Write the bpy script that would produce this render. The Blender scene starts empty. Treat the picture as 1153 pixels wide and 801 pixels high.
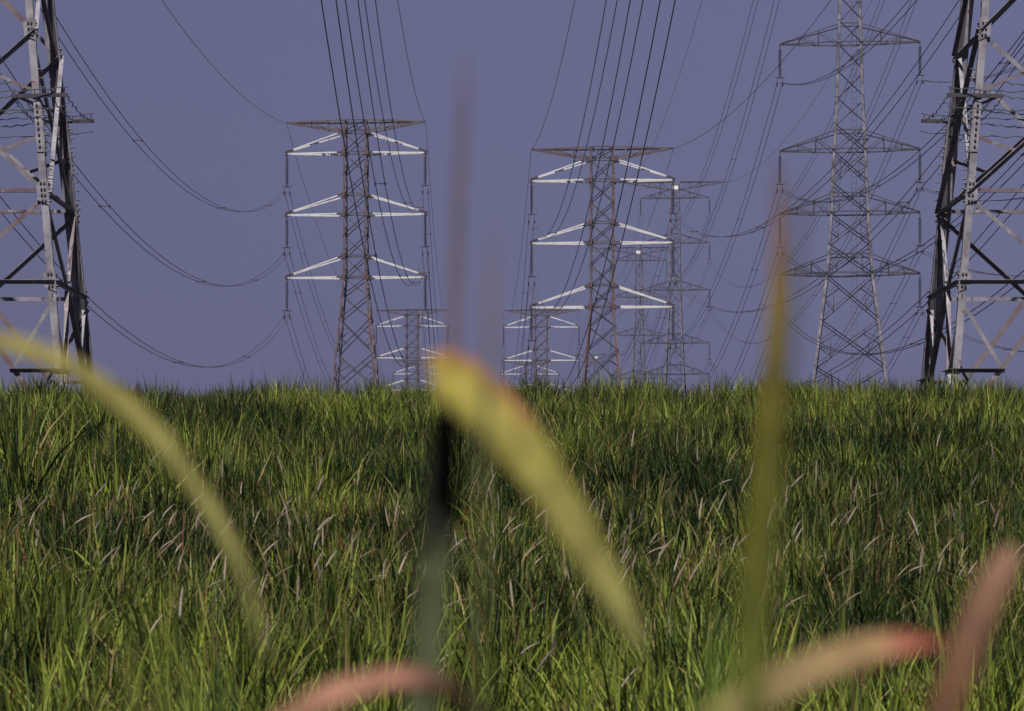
import bpy, math, random
import numpy as np
from mathutils import Vector, Matrix, noise

random.seed(7)
rng = np.random.default_rng(11)
SC = bpy.context.scene
COL = SC.collection
R = math.radians

# ------------------------------------------------------------------ camera frame used for surveying
F = 3300.0            # focal length in pixels of the 1153 px wide photograph
CX, HY = 576.5, 600.0 # column of the optical axis, row of the horizon
CZ = 1.6              # eye height


def at(px, py, d):
    return Vector((d * (px - CX) / F, d, CZ + d * (HY - py) / F))


PLATEAU = 3.3


# ------------------------------------------------------------------ tagging helpers
def tag(o, label=None, cat=None, group=None, kind=None):
    if label:
        o['label'] = label
    if cat:
        o['category'] = cat
    if group:
        o['group'] = group
    if kind:
        o['kind'] = kind
    return o


def thing(name, label, cat, loc=(0, 0, 0), rz=0.0, group=None):
    o = bpy.data.objects.new(name, None)
    o.empty_display_size = 0.3
    COL.objects.link(o)
    o.location = loc
    o.rotation_euler = (0, 0, rz)
    return tag(o, label, cat, group)


def copy_tree(o, parent=None):
    c = o.copy()
    COL.objects.link(c)
    c.parent = parent
    for ch in list(o.children):
        copy_tree(ch, c)
    return c


# ------------------------------------------------------------------ mesh builder
class MB:
    def __init__(self):
        self.v, self.f, self.smooth, self.mi = [], [], [], []
        self.cur = 0

    def add(self, vs, fs, smooth=False):
        b = len(self.v)
        self.v.extend([tuple(p) for p in vs])
        for f in fs:
            self.f.append(tuple(b + i for i in f))
            self.smooth.append(smooth)
            self.mi.append(self.cur)

    def prism(self, poly, p, q, u, v):
        """extrude a 2-D outline (u, v coordinates) from p to q"""
        n = len(poly)
        vs = [p + u * a + v * b for a, b in poly] + [q + u * a + v * b for a, b in poly]
        fs = [(i, (i + 1) % n, n + (i + 1) % n, n + i) for i in range(n)]
        fs.append(tuple(range(n - 1, -1, -1)))
        fs.append(tuple(range(n, 2 * n)))
        self.add(vs, fs)

    def angle(self, p, q, u, v, a=0.1, t=0.012):
        """an L-section bar: one flange along u, the other along v, heel on the line p-q"""
        p, q = Vector(p), Vector(q)
        d = (q - p).normalized()
        u = (Vector(u) - d * Vector(u).dot(d)).normalized()
        v = Vector(v)
        v = (v - d * v.dot(d) - u * v.dot(u)).normalized()
        self.prism([(0, 0), (a, 0), (a, t), (t, t), (t, a), (0, a)], p, q, u, v)

    def bar(self, p, q, w, h=None, up=(0, 0, 1)):
        p, q = Vector(p), Vector(q)
        h = h or w
        d = (q - p).normalized()
        u = d.cross(Vector(up))
        if u.length < 1e-4:
            u = d.cross(Vector((1, 0, 0)))
        u.normalize()
        v = u.cross(d).normalized()
        self.prism([(-w / 2, -h / 2), (w / 2, -h / 2), (w / 2, h / 2), (-w / 2, h / 2)], p, q, u, v)

    def cone(self, p, q, r0, r1, n=8):
        p, q = Vector(p), Vector(q)
        d = (q - p).normalized()
        u = d.cross(Vector((0, 0, 1)))
        if u.length < 1e-4:
            u = Vector((1, 0, 0))
        u.normalize()
        v = u.cross(d)
        vs, fs = [], []
        for c, r in ((p, r0), (q, r1)):
            for i in range(n):
                a = 2 * math.pi * i / n
                vs.append(c + (u * math.cos(a) + v * math.sin(a)) * r)
        for i in range(n):
            fs.append((i, (i + 1) % n, n + (i + 1) % n, n + i))
        fs.append(tuple(range(n - 1, -1, -1)))
        fs.append(tuple(range(n, 2 * n)))
        self.add(vs, fs)

    def tube(self, pts, r, n=6):
        pts = [Vector(p) for p in pts]
        m = len(pts)
        vs, fs = [], []
        for k, p in enumerate(pts):
            d = (pts[min(k + 1, m - 1)] - pts[max(k - 1, 0)]).normalized()
            ref = Vector((0, 0, 1)) if abs(d.z) < 0.95 else Vector((1, 0, 0))
            u = d.cross(ref).normalized()
            v = u.cross(d)
            rr = r[k] if isinstance(r, (list, tuple)) else r
            for i in range(n):
                a = 2 * math.pi * i / n
                vs.append(p + (u * math.cos(a) + v * math.sin(a)) * rr)
        for k in range(m - 1):
            for i in range(n):
                j = (i + 1) % n
                fs.append((k * n + i, k * n + j, (k + 1) * n + j, (k + 1) * n + i))
        fs.append(tuple(range(n - 1, -1, -1)))
        fs.append(tuple(range((m - 1) * n, m * n)))
        self.add(vs, fs, True)

    def lathe(self, prof, n=10, axis=Vector((0, 0, 0))):
        """profile [(r, z)] revolved about z"""
        vs, fs = [], []
        for r, z in prof:
            for i in range(n):
                a = 2 * math.pi * i / n
                vs.append(axis + Vector((r * math.cos(a), r * math.sin(a), z)))
        for k in range(len(prof) - 1):
            for i in range(n):
                j = (i + 1) % n
                fs.append((k * n + i, k * n + j, (k + 1) * n + j, (k + 1) * n + i))
        self.add(vs, fs, True)

    def plate(self, c, u, v, w, h, t):
        c, u, v = Vector(c), Vector(u).normalized(), Vector(v).normalized()
        nrm = u.cross(v).normalized()
        self.prism([(-w / 2, -h / 2), (w / 2, -h / 2), (w / 2, h / 2), (-w / 2, h / 2)],
                   c - nrm * t / 2, c + nrm * t / 2, u, v)

    def build(self, name, mat, parent=None):
        me = bpy.data.meshes.new(name)
        me.from_pydata(self.v, [], self.f)
        me.polygons.foreach_set('use_smooth', self.smooth)
        for m_ in (mat if isinstance(mat, (list, tuple)) else [mat]):
            me.materials.append(m_)
        me.polygons.foreach_set('material_index', self.mi)
        me.update()
        o = bpy.data.objects.new(name, me)
        COL.objects.link(o)
        o.parent = parent
        return o


# ------------------------------------------------------------------ materials
def new_mat(name):
    m = bpy.data.materials.new(name)
    m.use_nodes = True
    nt = m.node_tree
    return m, nt, nt.nodes['Principled BSDF']


def painted(name, c0, c1, scale=2.0, lo=0.45, hi=0.65, rough=0.6, metal=0.0, c2=None, scale2=9.0, lo2=0.58, hi2=0.66, stretch=1.0):
    """base paint c0 worn towards c1 by a large noise, with blotches of c2"""
    m, nt, b = new_mat(name)
    N, L = nt.nodes, nt.links
    tc = N.new('ShaderNodeTexCoord')
    mp = N.new('ShaderNodeMapping')
    mp.inputs['Scale'].default_value = (1, 1, stretch)
    L.new(tc.outputs['Object'], mp.inputs['Vector'])
    n1 = N.new('ShaderNodeTexNoise')
    n1.inputs['Scale'].default_value = scale
    n1.inputs['Detail'].default_value = 6
    n1.inputs['Roughness'].default_value = 0.65
    L.new(mp.outputs['Vector'], n1.inputs['Vector'])
    r1 = N.new('ShaderNodeMapRange')
    r1.inputs['From Min'].default_value = lo
    r1.inputs['From Max'].default_value = hi
    L.new(n1.outputs['Fac'], r1.inputs['Value'])
    mx = N.new('ShaderNodeMix')
    mx.data_type = 'RGBA'
    mx.inputs['A'].default_value = (*c0, 1)
    mx.inputs['B'].default_value = (*c1, 1)
    L.new(r1.outputs['Result'], mx.inputs['Factor'])
    out = mx.outputs['Result']
    if c2:
        n2 = N.new('ShaderNodeTexNoise')
        n2.inputs['Scale'].default_value = scale2
        n2.inputs['Detail'].default_value = 5
        L.new(mp.outputs['Vector'], n2.inputs['Vector'])
        r2 = N.new('ShaderNodeMapRange')
        r2.inputs['From Min'].default_value = lo2
        r2.inputs['From Max'].default_value = hi2
        L.new(n2.outputs['Fac'], r2.inputs['Value'])
        m2 = N.new('ShaderNodeMix')
        m2.data_type = 'RGBA'
        L.new(r2.outputs['Result'], m2.inputs['Factor'])
        L.new(out, m2.inputs['A'])
        m2.inputs['B'].default_value = (*c2, 1)
        out = m2.outputs['Result']
    L.new(out, b.inputs['Base Color'])
    b.inputs['Roughness'].default_value = rough
    b.inputs['Metallic'].default_value = metal
    return m


M = {}
M['steel'] = painted('weathered_steel', (0.215, 0.205, 0.24), (0.10, 0.09, 0.115), 2.6, 0.40, 0.62, 0.62,
                     c2=(0.12, 0.035, 0.035), scale2=4.2, lo2=0.655, hi2=0.70)
M['steel_red'] = painted('red_stained_steel', (0.14, 0.12, 0.138), (0.10, 0.055, 0.062), 1.7, 0.42, 0.64, 0.65,
                         c2=(0.22, 0.205, 0.235), scale2=2.6, lo2=0.56, hi2=0.64)
M['steel_dark'] = painted('dark_steel', (0.06, 0.05, 0.062), (0.035, 0.03, 0.038), 3.0, 0.4, 0.6, 0.6)
M['bolt'] = painted('bolt_steel', (0.045, 0.04, 0.055), (0.025, 0.02, 0.03), 6.0)
M['leg_red'] = painted('red_oxide_leg_paint', (0.10, 0.036, 0.038), (0.085, 0.070, 0.082), 0.7, 0.44, 0.60, 0.6)
M['brace_brown'] = painted('brown_grey_brace', (0.050, 0.036, 0.043), (0.075, 0.064, 0.076), 1.5, 0.4, 0.6, 0.6)
M['brace_red'] = painted('rust_brown_truss', (0.085, 0.052, 0.056), (0.10, 0.085, 0.095), 1.6, 0.4, 0.6, 0.6)
M['white'] = painted('white_arm_paint', (0.60, 0.59, 0.61), (0.42, 0.40, 0.40), 1.8, 0.46, 0.70, 0.55,
                     c2=(0.30, 0.22, 0.20), scale2=5.0, lo2=0.66, hi2=0.74)
M['galv'] = painted('grey_galvanised_steel', (0.20, 0.18, 0.215), (0.06, 0.053, 0.07), 1.4, 0.4, 0.6, 0.55)
M['galv_dark'] = painted('dull_galvanised_brace', (0.070, 0.064, 0.082), (0.040, 0.037, 0.050), 1.4, 0.4, 0.6, 0.55)
M['sign'] = painted('white_sign_plate', (0.85, 0.85, 0.85), (0.78, 0.78, 0.78), 1.0)
M['disc'] = painted('brown_glazed_porcelain', (0.040, 0.030, 0.030), (0.025, 0.02, 0.022), 5.0, rough=0.25)
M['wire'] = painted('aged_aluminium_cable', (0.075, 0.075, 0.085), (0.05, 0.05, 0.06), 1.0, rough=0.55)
M['wire_pale'] = painted('sunlit_tone_cable', (0.19, 0.19, 0.20), (0.12, 0.12, 0.13), 0.08, rough=0.5)  # lighter copy of the cable colour, imitating cables caught by the sun
M['wire_thin'] = painted('steel_earth_wire', (0.06, 0.055, 0.07), (0.045, 0.04, 0.05), 1.0)
M['barb'] = painted('green_barbed_wire', (0.035, 0.055, 0.055), (0.03, 0.03, 0.035), 8.0)


def leaf_material(name, rough=0.5, transl=0.3, spec=0.3):
    m, nt, b = new_mat(name)
    N, L = nt.nodes, nt.links
    a = N.new('ShaderNodeAttribute')
    a.attribute_name = 'tint'
    L.new(a.outputs['Color'], b.inputs['Base Color'])
    b.inputs['Roughness'].default_value = rough
    b.inputs['Specular IOR Level'].default_value = spec
    t = N.new('ShaderNodeBsdfTranslucent')
    L.new(a.outputs['Color'], t.inputs['Color'])
    mx = N.new('ShaderNodeMixShader')
    mx.inputs['Fac'].default_value = transl
    L.new(b.outputs['BSDF'], mx.inputs[1])
    L.new(t.outputs['BSDF'], mx.inputs[2])
    L.new(mx.outputs['Shader'], nt.nodes['Material Output'].inputs['Surface'])
    return m


M['grass'] = leaf_material('grass_blade', 0.55, 0.15, 0.12)
M['leaf'] = leaf_material('broad_grass_leaf', 0.8, 0.25, 0.1)
nt_ = M['leaf'].node_tree
tc_ = nt_.nodes.new('ShaderNodeTexCoord')
nz_ = nt_.nodes.new('ShaderNodeTexNoise')
nz_.inputs['Scale'].default_value = 60
nz_.inputs['Detail'].default_value = 5
nt_.links.new(tc_.outputs['Object'], nz_.inputs['Vector'])
mr_ = nt_.nodes.new('ShaderNodeMapRange')
mr_.inputs['From Min'].default_value = 0.3
mr_.inputs['From Max'].default_value = 0.7
mr_.inputs['To Min'].default_value = 0.65
mr_.inputs['To Max'].default_value = 1.25
nt_.links.new(nz_.outputs['Fac'], mr_.inputs['Value'])
sc2_ = nt_.nodes.new('ShaderNodeVectorMath')
sc2_.operation = 'SCALE'
at2_ = [n for n in nt_.nodes if n.type == 'ATTRIBUTE'][0]
nt_.links.new(at2_.outputs['Color'], sc2_.inputs[0])
nt_.links.new(mr_.outputs['Result'], sc2_.inputs['Scale'])
for n_ in nt_.nodes:
    if n_.type == 'BSDF_PRINCIPLED':
        nt_.links.new(sc2_.outputs[0], n_.inputs['Base Color'])
    elif n_.type == 'BSDF_TRANSLUCENT':
        nt_.links.new(sc2_.outputs[0], n_.inputs['Color'])
M['plume'] = leaf_material('seed_plume', 0.9, 0.3)
M['soil'] = painted('soil_under_grass', (0.014, 0.016, 0.006), (0.022, 0.015, 0.008), 6.0, 0.4, 0.6, 1.0)
M['soil'].node_tree.nodes['Principled BSDF'].inputs['Specular IOR Level'].default_value = 0.0

# ------------------------------------------------------------------ world, sun, camera
w = bpy.data.worlds.new('World')
SC.world = w
w.use_nodes = True
nt = w.node_tree
bg = nt.nodes['Background']
SUN_EL, SUN_AZ = 60.0, 0.0        # the sun stands high behind the camera, a little to its left
# direction towards the sun
sd = Vector((math.sin(R(SUN_AZ)) * math.cos(R(SUN_EL)), -math.cos(R(SUN_AZ)) * math.cos(R(SUN_EL)), math.sin(R(SUN_EL))))
sky = nt.nodes.new('ShaderNodeTexSky')
sky.sky_type = 'NISHITA'
sky.sun_disc = False
sky.sun_elevation = R(SUN_EL)
sky.sun_rotation = math.atan2(sd.x, sd.y)
sky.dust_density = 4.0
sky.air_density = 1.0
tc = nt.nodes.new('ShaderNodeTexCoord')
sx = nt.nodes.new('ShaderNodeSeparateXYZ')
nt.links.new(tc.outputs['Generated'], sx.inputs[0])
rp = nt.nodes.new('ShaderNodeValToRGB')
rp.color_ramp.elements[0].position = 0.0
rp.color_ramp.elements[0].color = (1.33, 1.36, 2.50, 1)
rp.color_ramp.elements[1].position = 1.0
rp.color_ramp.elements[1].color = (0.16, 0.17, 0.36, 1)
e = rp.color_ramp.elements.new(0.18)
e.color = (1.26, 1.31, 2.48, 1)
e2 = rp.color_ramp.elements.new(0.45)
e2.color = (0.30, 0.31, 0.6, 1)
nt.links.new(sx.outputs['Z'], rp.inputs['Fac'])
mx = nt.nodes.new('ShaderNodeMix')
mx.data_type = 'RGBA'
mx.inputs['Factor'].default_value = 0.94
nt.links.new(sky.outputs['Color'], mx.inputs['A'])
nt.links.new(rp.outputs['Color'], mx.inputs['B'])
# the hazy sky is a little brighter towards the right
vm = nt.nodes.new('ShaderNodeMath')
vm.operation = 'MULTIPLY_ADD'
nt.links.new(sx.outputs['X'], vm.inputs[0])
vm.inputs[1].default_value = 0.35
vm.inputs[2].default_value = 1.0
sc_ = nt.nodes.new('ShaderNodeVectorMath')
sc_.operation = 'SCALE'
nt.links.new(mx.outputs['Result'], sc_.inputs[0])
nt.links.new(vm.outputs[0], sc_.inputs['Scale'])
nt.links.new(sc_.outputs[0], bg.inputs['Color'])
bg.inputs['Strength'].default_value = 0.075

sl = bpy.data.lights.new('sun', 'SUN')
sl.energy = 5.0
sl.angle = R(0.5)
sl.color = (1.0, 0.95, 0.88)
so = bpy.data.objects.new('sun', sl)
COL.objects.link(so)
so.location = (0, -20, 60)
so.rotation_euler = sd.to_track_quat('Z', 'Y').to_euler()

cd = bpy.data.cameras.new('camera')
cam = bpy.data.objects.new('camera', cd)
COL.objects.link(cam)
SC.camera = cam
cam.location = (0, 0, CZ)
cam.rotation_euler = (R(90), 0, 0)
cd.sensor_fit = 'HORIZONTAL'
cd.sensor_width = 36.0
cd.lens = 36.0 * F / 1153.0
cd.shift_y = (HY - 400.5) / 1153.0
cd.clip_start = 0.05
cd.clip_end = 20000
cd.dof.use_dof = True
cd.dof.focus_distance = 75.0
cd.dof.aperture_fstop = 8.6

SC.render.engine = 'CYCLES'
SC.view_settings.view_transform = 'Standard'
SC.view_settings.look = 'None'
SC.view_settings.exposure = 0.45
SC.view_settings.gamma = 1.0
SC.view_settings.use_curve_mapping = False
SC.cycles.use_denoising = True
SC.cycles.max_bounces = 5
SC.cycles.diffuse_bounces = 2
SC.cycles.transmission_bounces = 4
SC.cycles.use_adaptive_sampling = False


# ------------------------------------------------------------------ thin haze in the air
hz, hn_, hb = new_mat('thin_haze')
hn_ = hz.node_tree
hn_.nodes.remove(hb)
hv = hn_.nodes.new('ShaderNodeVolumePrincipled')
hv.inputs['Color'].default_value = (0.235, 0.25, 0.42, 1)
hv.inputs['Density'].default_value = 0.00032
hn_.links.new(hv.outputs['Volume'], hn_.nodes['Material Output'].inputs['Volume'])
hm = MB()
hm.prism([(-4600, -3200), (4600, -3200), (4600, 6200), (-4600, 6200)], Vector((0, 0, -1.2)), Vector((0, 0, 72)), Vector((1, 0, 0)), Vector((0, 1, 0)))
ho = hm.build('haze', hz)
tag(ho, 'thin violet haze hanging over the whole field', kind='stuff')


# ------------------------------------------------------------------ ground
def ground_z(x, y):
    """field that rises to a crest about 46 m out, with a low bank on the right at about 30 m"""
    x = np.asarray(x, float)
    y = np.asarray(y, float)
    s = np.clip((y - 12.0) / 34.5, 0, 1)
    z = PLATEAU * s
    bank = 0.16 * np.tanh((y - 29.6 - 0.02 * x) * 1.6) * np.clip((x - 1.0) / 3.0, 0, 1)
    bank2 = 0.07 * np.tanh((y - 26.5 + 0.1 * x) * 1.8)
    wv = 0.05 * np.sin(x * 0.9 + y * 0.23) + 0.05 * np.sin(y * 0.8 - x * 0.37)
    z = z - 2.65 * np.exp(-((x - 7.05) ** 2 + (y - 229) ** 2) / 45.0 ** 2)
    z = z + 1.7 * np.exp(-((x + 15.4) ** 2 + (y - 452) ** 2) / 40.0 ** 2)
    fade = np.clip((y - 9) / 5, 0, 1) * np.clip((50 - y) / 6, 0, 1)
    return z + (bank + bank2 + wv) * fade * np.clip((41 - y) / 5, 0, 1) + 0.16 * np.clip((y - 36) / 7, 0, 1) * np.clip((54 - y) / 4, 0, 1)


xs = np.unique(np.concatenate([np.linspace(-14, 14, 57), np.array([-4000, -1500, -600, -250, -100, -50, -25, 25, 50, 100, 250, 600, 1500, 4000])]))
ys = np.unique(np.concatenate([np.linspace(-6, 54, 121), np.array([-3000, -800, -200, -60, -20, 60, 70, 90, 120, 150, 170, 190, 205, 217, 229, 241, 253, 270, 300, 340, 400, 425, 440, 452, 464, 480, 500, 540, 1000, 2500, 6000])]))
gx, gy = np.meshgrid(xs, ys)
gz = ground_z(gx, gy)
verts = np.stack([gx, gy, gz], -1).reshape(-1, 3)
nx = len(xs)
faces = [(j * nx + i, j * nx + i + 1, (j + 1) * nx + i + 1, (j + 1) * nx + i) for j in range(len(ys) - 1) for i in range(nx - 1)]
me = bpy.data.meshes.new('ground')
me.from_pydata(verts.tolist(), [], faces)
me.polygons.foreach_set('use_smooth', [True] * len(faces))
me.materials.append(M['soil'])
go = bpy.data.objects.new('ground', me)
COL.objects.link(go)
tag(go, kind='structure', label='sloping field of dark soil under the grass')


# ------------------------------------------------------------------ grass
def vnoise(x, y, sc, seed=0.0):
    out = np.empty(len(x))
    for i in range(len(x)):
        out[i] = noise.noise((x[i] * sc + seed, y[i] * sc - seed, seed * 1.7))
    return out


def make_blades(name, n_tuft, per, y0, y1, wid=0.2, extra=0.9, hscale=1.0, mat=None):
    # tufts spread over the trapezoid that the lens takes in, plus a margin
    u = rng.random(n_tuft * 2)
    ty = np.sqrt(y0 ** 2 + u * (y1 ** 2 - y0 ** 2))
    tx = (rng.random(n_tuft * 2) * 2 - 1) * (wid * ty + extra)
    dens = vnoise(tx, ty, 0.55, 3.1) + 0.5 * vnoise(tx, ty, 1.9, 5.3)
    keep = rng.random(n_tuft * 2) < np.clip(0.54 + 1.9 * dens, 0.05, 1)
    tx, ty, dens = tx[keep][:n_tuft], ty[keep][:n_tuft], dens[keep][:n_tuft]
    T = len(tx)
    hn = 0.8 * vnoise(tx, ty, 0.8, 9.4) + 1.15 * vnoise(tx, ty * 0.8, 2.1, 31.7)
    cn = vnoise(tx, ty, 0.35, 17.2)
    dn = vnoise(tx, ty, 1.1, 25.0)
    th = np.clip(0.475 * (1 + 0.7 * hn + 0.4 * (rng.random(T) - 0.5)), 0.14, 1.0) * hscale
    band = vnoise(tx * 0.22, ty, 0.5, 71.0)
    th *= 1 + 0.5 * band * (1 - 0.75 * np.clip((ty - 34) / 6, 0, 1))
    th *= 1 - 0.06 * np.clip((ty - 37) / 6, 0, 1)
    idx = np.repeat(np.arange(T), per)
    N = len(idx)
    ang = rng.random(N) * 2 * np.pi
    rad = np.abs(rng.normal(0, 0.10, N))
    bx = tx[idx] + np.cos(ang) * rad
    by = ty[idx] + np.sin(ang) * rad
    bz = ground_z(bx, by) - 0.02
    L = th[idx] * (0.5 + 0.75 * rng.random(N))
    W = (0.008 + 0.0135 * rng.random(N)) * (0.8 + 0.3 * th[idx] / 0.6)
    az = ang + rng.normal(0, 0.7, N)
    th0 = np.abs(rng.normal(0.08, 0.20, N)) + rad * 1.3
    bend = np.clip(rng.normal(0.28, 0.45, N), -0.1, 2.2)
    face = az + np.pi / 2 + rng.normal(0, 0.9, N)
    S = 5
    s = np.linspace(0, 1, S)
    pos = np.zeros((N, S, 3))
    cur = np.stack([bx, by, bz], -1)
    pos[:, 0] = cur
    for k in range(1, S):
        sm = (s[k] + s[k - 1]) / 2
        t = th0 + bend * sm ** 1.6
        step = (L / (S - 1))
        cur = cur + np.stack([np.sin(t) * np.cos(az), np.sin(t) * np.sin(az), np.cos(t)], -1) * step[:, None]
        pos[:, k] = cur
    prof = np.array([0.75, 1.0, 0.92, 0.62, 0.06])
    side = np.stack([np.cos(face), np.sin(face), 0.15 * rng.normal(size=N)], -1)
    off = side[:, None, :] * (W[:, None] * prof[None, :] / 2)[:, :, None]
    V = np.empty((N, S, 2, 3))
    V[:, :, 0] = pos - off
    V[:, :, 1] = pos + off
    V = V.reshape(-1, 3)
    base = (np.arange(N) * S * 2)[:, None, None]
    k = np.arange(S - 1)[None, :, None] * 2
    quad = np.array([0, 1, 3, 2])[None, None, :]
    Fq = (base + k + quad).reshape(-1, 4)
    # colour of each blade: dark green with shade of the gaps put in, yellow green, straw
    g0 = np.array([0.010, 0.023, 0.004])
    g1 = np.array([0.178, 0.215, 0.034])
    g2 = np.array([0.010, 0.034, 0.010])
    st = np.array([0.20, 0.155, 0.065])
    rd = np.array([0.15, 0.050, 0.032])
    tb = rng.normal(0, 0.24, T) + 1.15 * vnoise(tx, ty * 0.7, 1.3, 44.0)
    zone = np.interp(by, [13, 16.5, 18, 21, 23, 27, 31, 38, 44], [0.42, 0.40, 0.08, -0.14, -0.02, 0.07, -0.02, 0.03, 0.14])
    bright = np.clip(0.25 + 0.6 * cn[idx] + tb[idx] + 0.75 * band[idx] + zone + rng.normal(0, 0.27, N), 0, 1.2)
    c = g0 + (g1 - g0) * bright[:, None]
    m = rng.random(N) < 0.18
    c[m] = g2 + (g1 - g2) * (0.4 * rng.random(m.sum()))[:, None]
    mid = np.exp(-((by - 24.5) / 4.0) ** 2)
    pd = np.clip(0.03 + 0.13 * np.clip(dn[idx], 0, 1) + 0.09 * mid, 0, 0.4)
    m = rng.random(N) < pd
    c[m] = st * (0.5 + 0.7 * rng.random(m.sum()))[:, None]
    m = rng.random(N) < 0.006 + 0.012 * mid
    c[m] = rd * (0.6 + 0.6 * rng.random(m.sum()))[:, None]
    c *= (0.8 + 0.4 * rng.random(N))[:, None]
    colr = np.ones((N, S * 2, 4), np.float32)
    colr[:, :, :3] = c[:, None, :]
    # dried tips on some blades
    tipm = rng.random(N) < 0.22
    colr[tipm, (S - 1) * 2:, :3] = st * 0.9
    me = bpy.data.meshes.new(name)
    me.vertices.add(len(V))
    me.vertices.foreach_set('co', V.astype(np.float32).ravel())
    me.loops.add(Fq.size)
    me.loops.foreach_set('vertex_index', Fq.astype(np.int32).ravel())
    me.polygons.add(len(Fq))
    me.polygons.foreach_set('loop_start', np.arange(0, Fq.size, 4, dtype=np.int32))
    me.polygons.foreach_set('use_smooth', np.ones(len(Fq), dtype=bool))
    me.update(calc_edges=True)
    at_ = me.attributes.new('tint', 'FLOAT_COLOR', 'POINT')
    at_.data.foreach_set('color', colr.ravel())
    me.materials.append(mat or M['grass'])
    o = bpy.data.objects.new(name, me)
    COL.objects.link(o)
    return o


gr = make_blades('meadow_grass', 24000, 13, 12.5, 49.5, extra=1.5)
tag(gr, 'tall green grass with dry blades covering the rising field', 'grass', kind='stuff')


# ------------------------------------------------------------------ white-armed lattice pylons
def Z(z):
    """survey height above the eye -> height above the pylon's foot"""
    return z + CZ - PLATEAU


W_TOP = 0.92


def w_ab(zl):
    """half width of the body at local height zl"""
    return W_TOP + 0.094 * max(0.0, Z(20.27) - zl)


CORN = [(-1, -1), (1, -1), (1, 1), (-1, 1)]


def face_pts(k, wz, z):
    """the two leg points of face k at height z"""
    a, b = CORN[k], CORN[(k + 1) % 4]
    return Vector((a[0] * wz, a[1] * wz, z)), Vector((b[0] * wz, b[1] * wz, z))


FN = [Vector((0, -1, 0)), Vector((1, 0, 0)), Vector((0, 1, 0)), Vector((-1, 0, 0))]


def make_legs(root, nodes, wf, mat, a, t):
    for c in CORN:
        mb = MB()
        for z0, z1 in zip(nodes[:-1], nodes[1:]):
            p = Vector((c[0] * wf(z0), c[1] * wf(z0), z0))
            q = Vector((c[0] * wf(z1), c[1] * wf(z1), z1))
            mb.angle(p, q, (-c[0], 0, 0), (0, -c[1], 0), a, t)
        mb.build('leg', mat, root)


ARM_AB = [30.15, 25.28, 20.27]      # survey heights of the three arm levels
STRUT_AB = [31.80, 26.85, 21.96]
TOP_AB = 32.75
HALF_AB = 5.56


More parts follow.
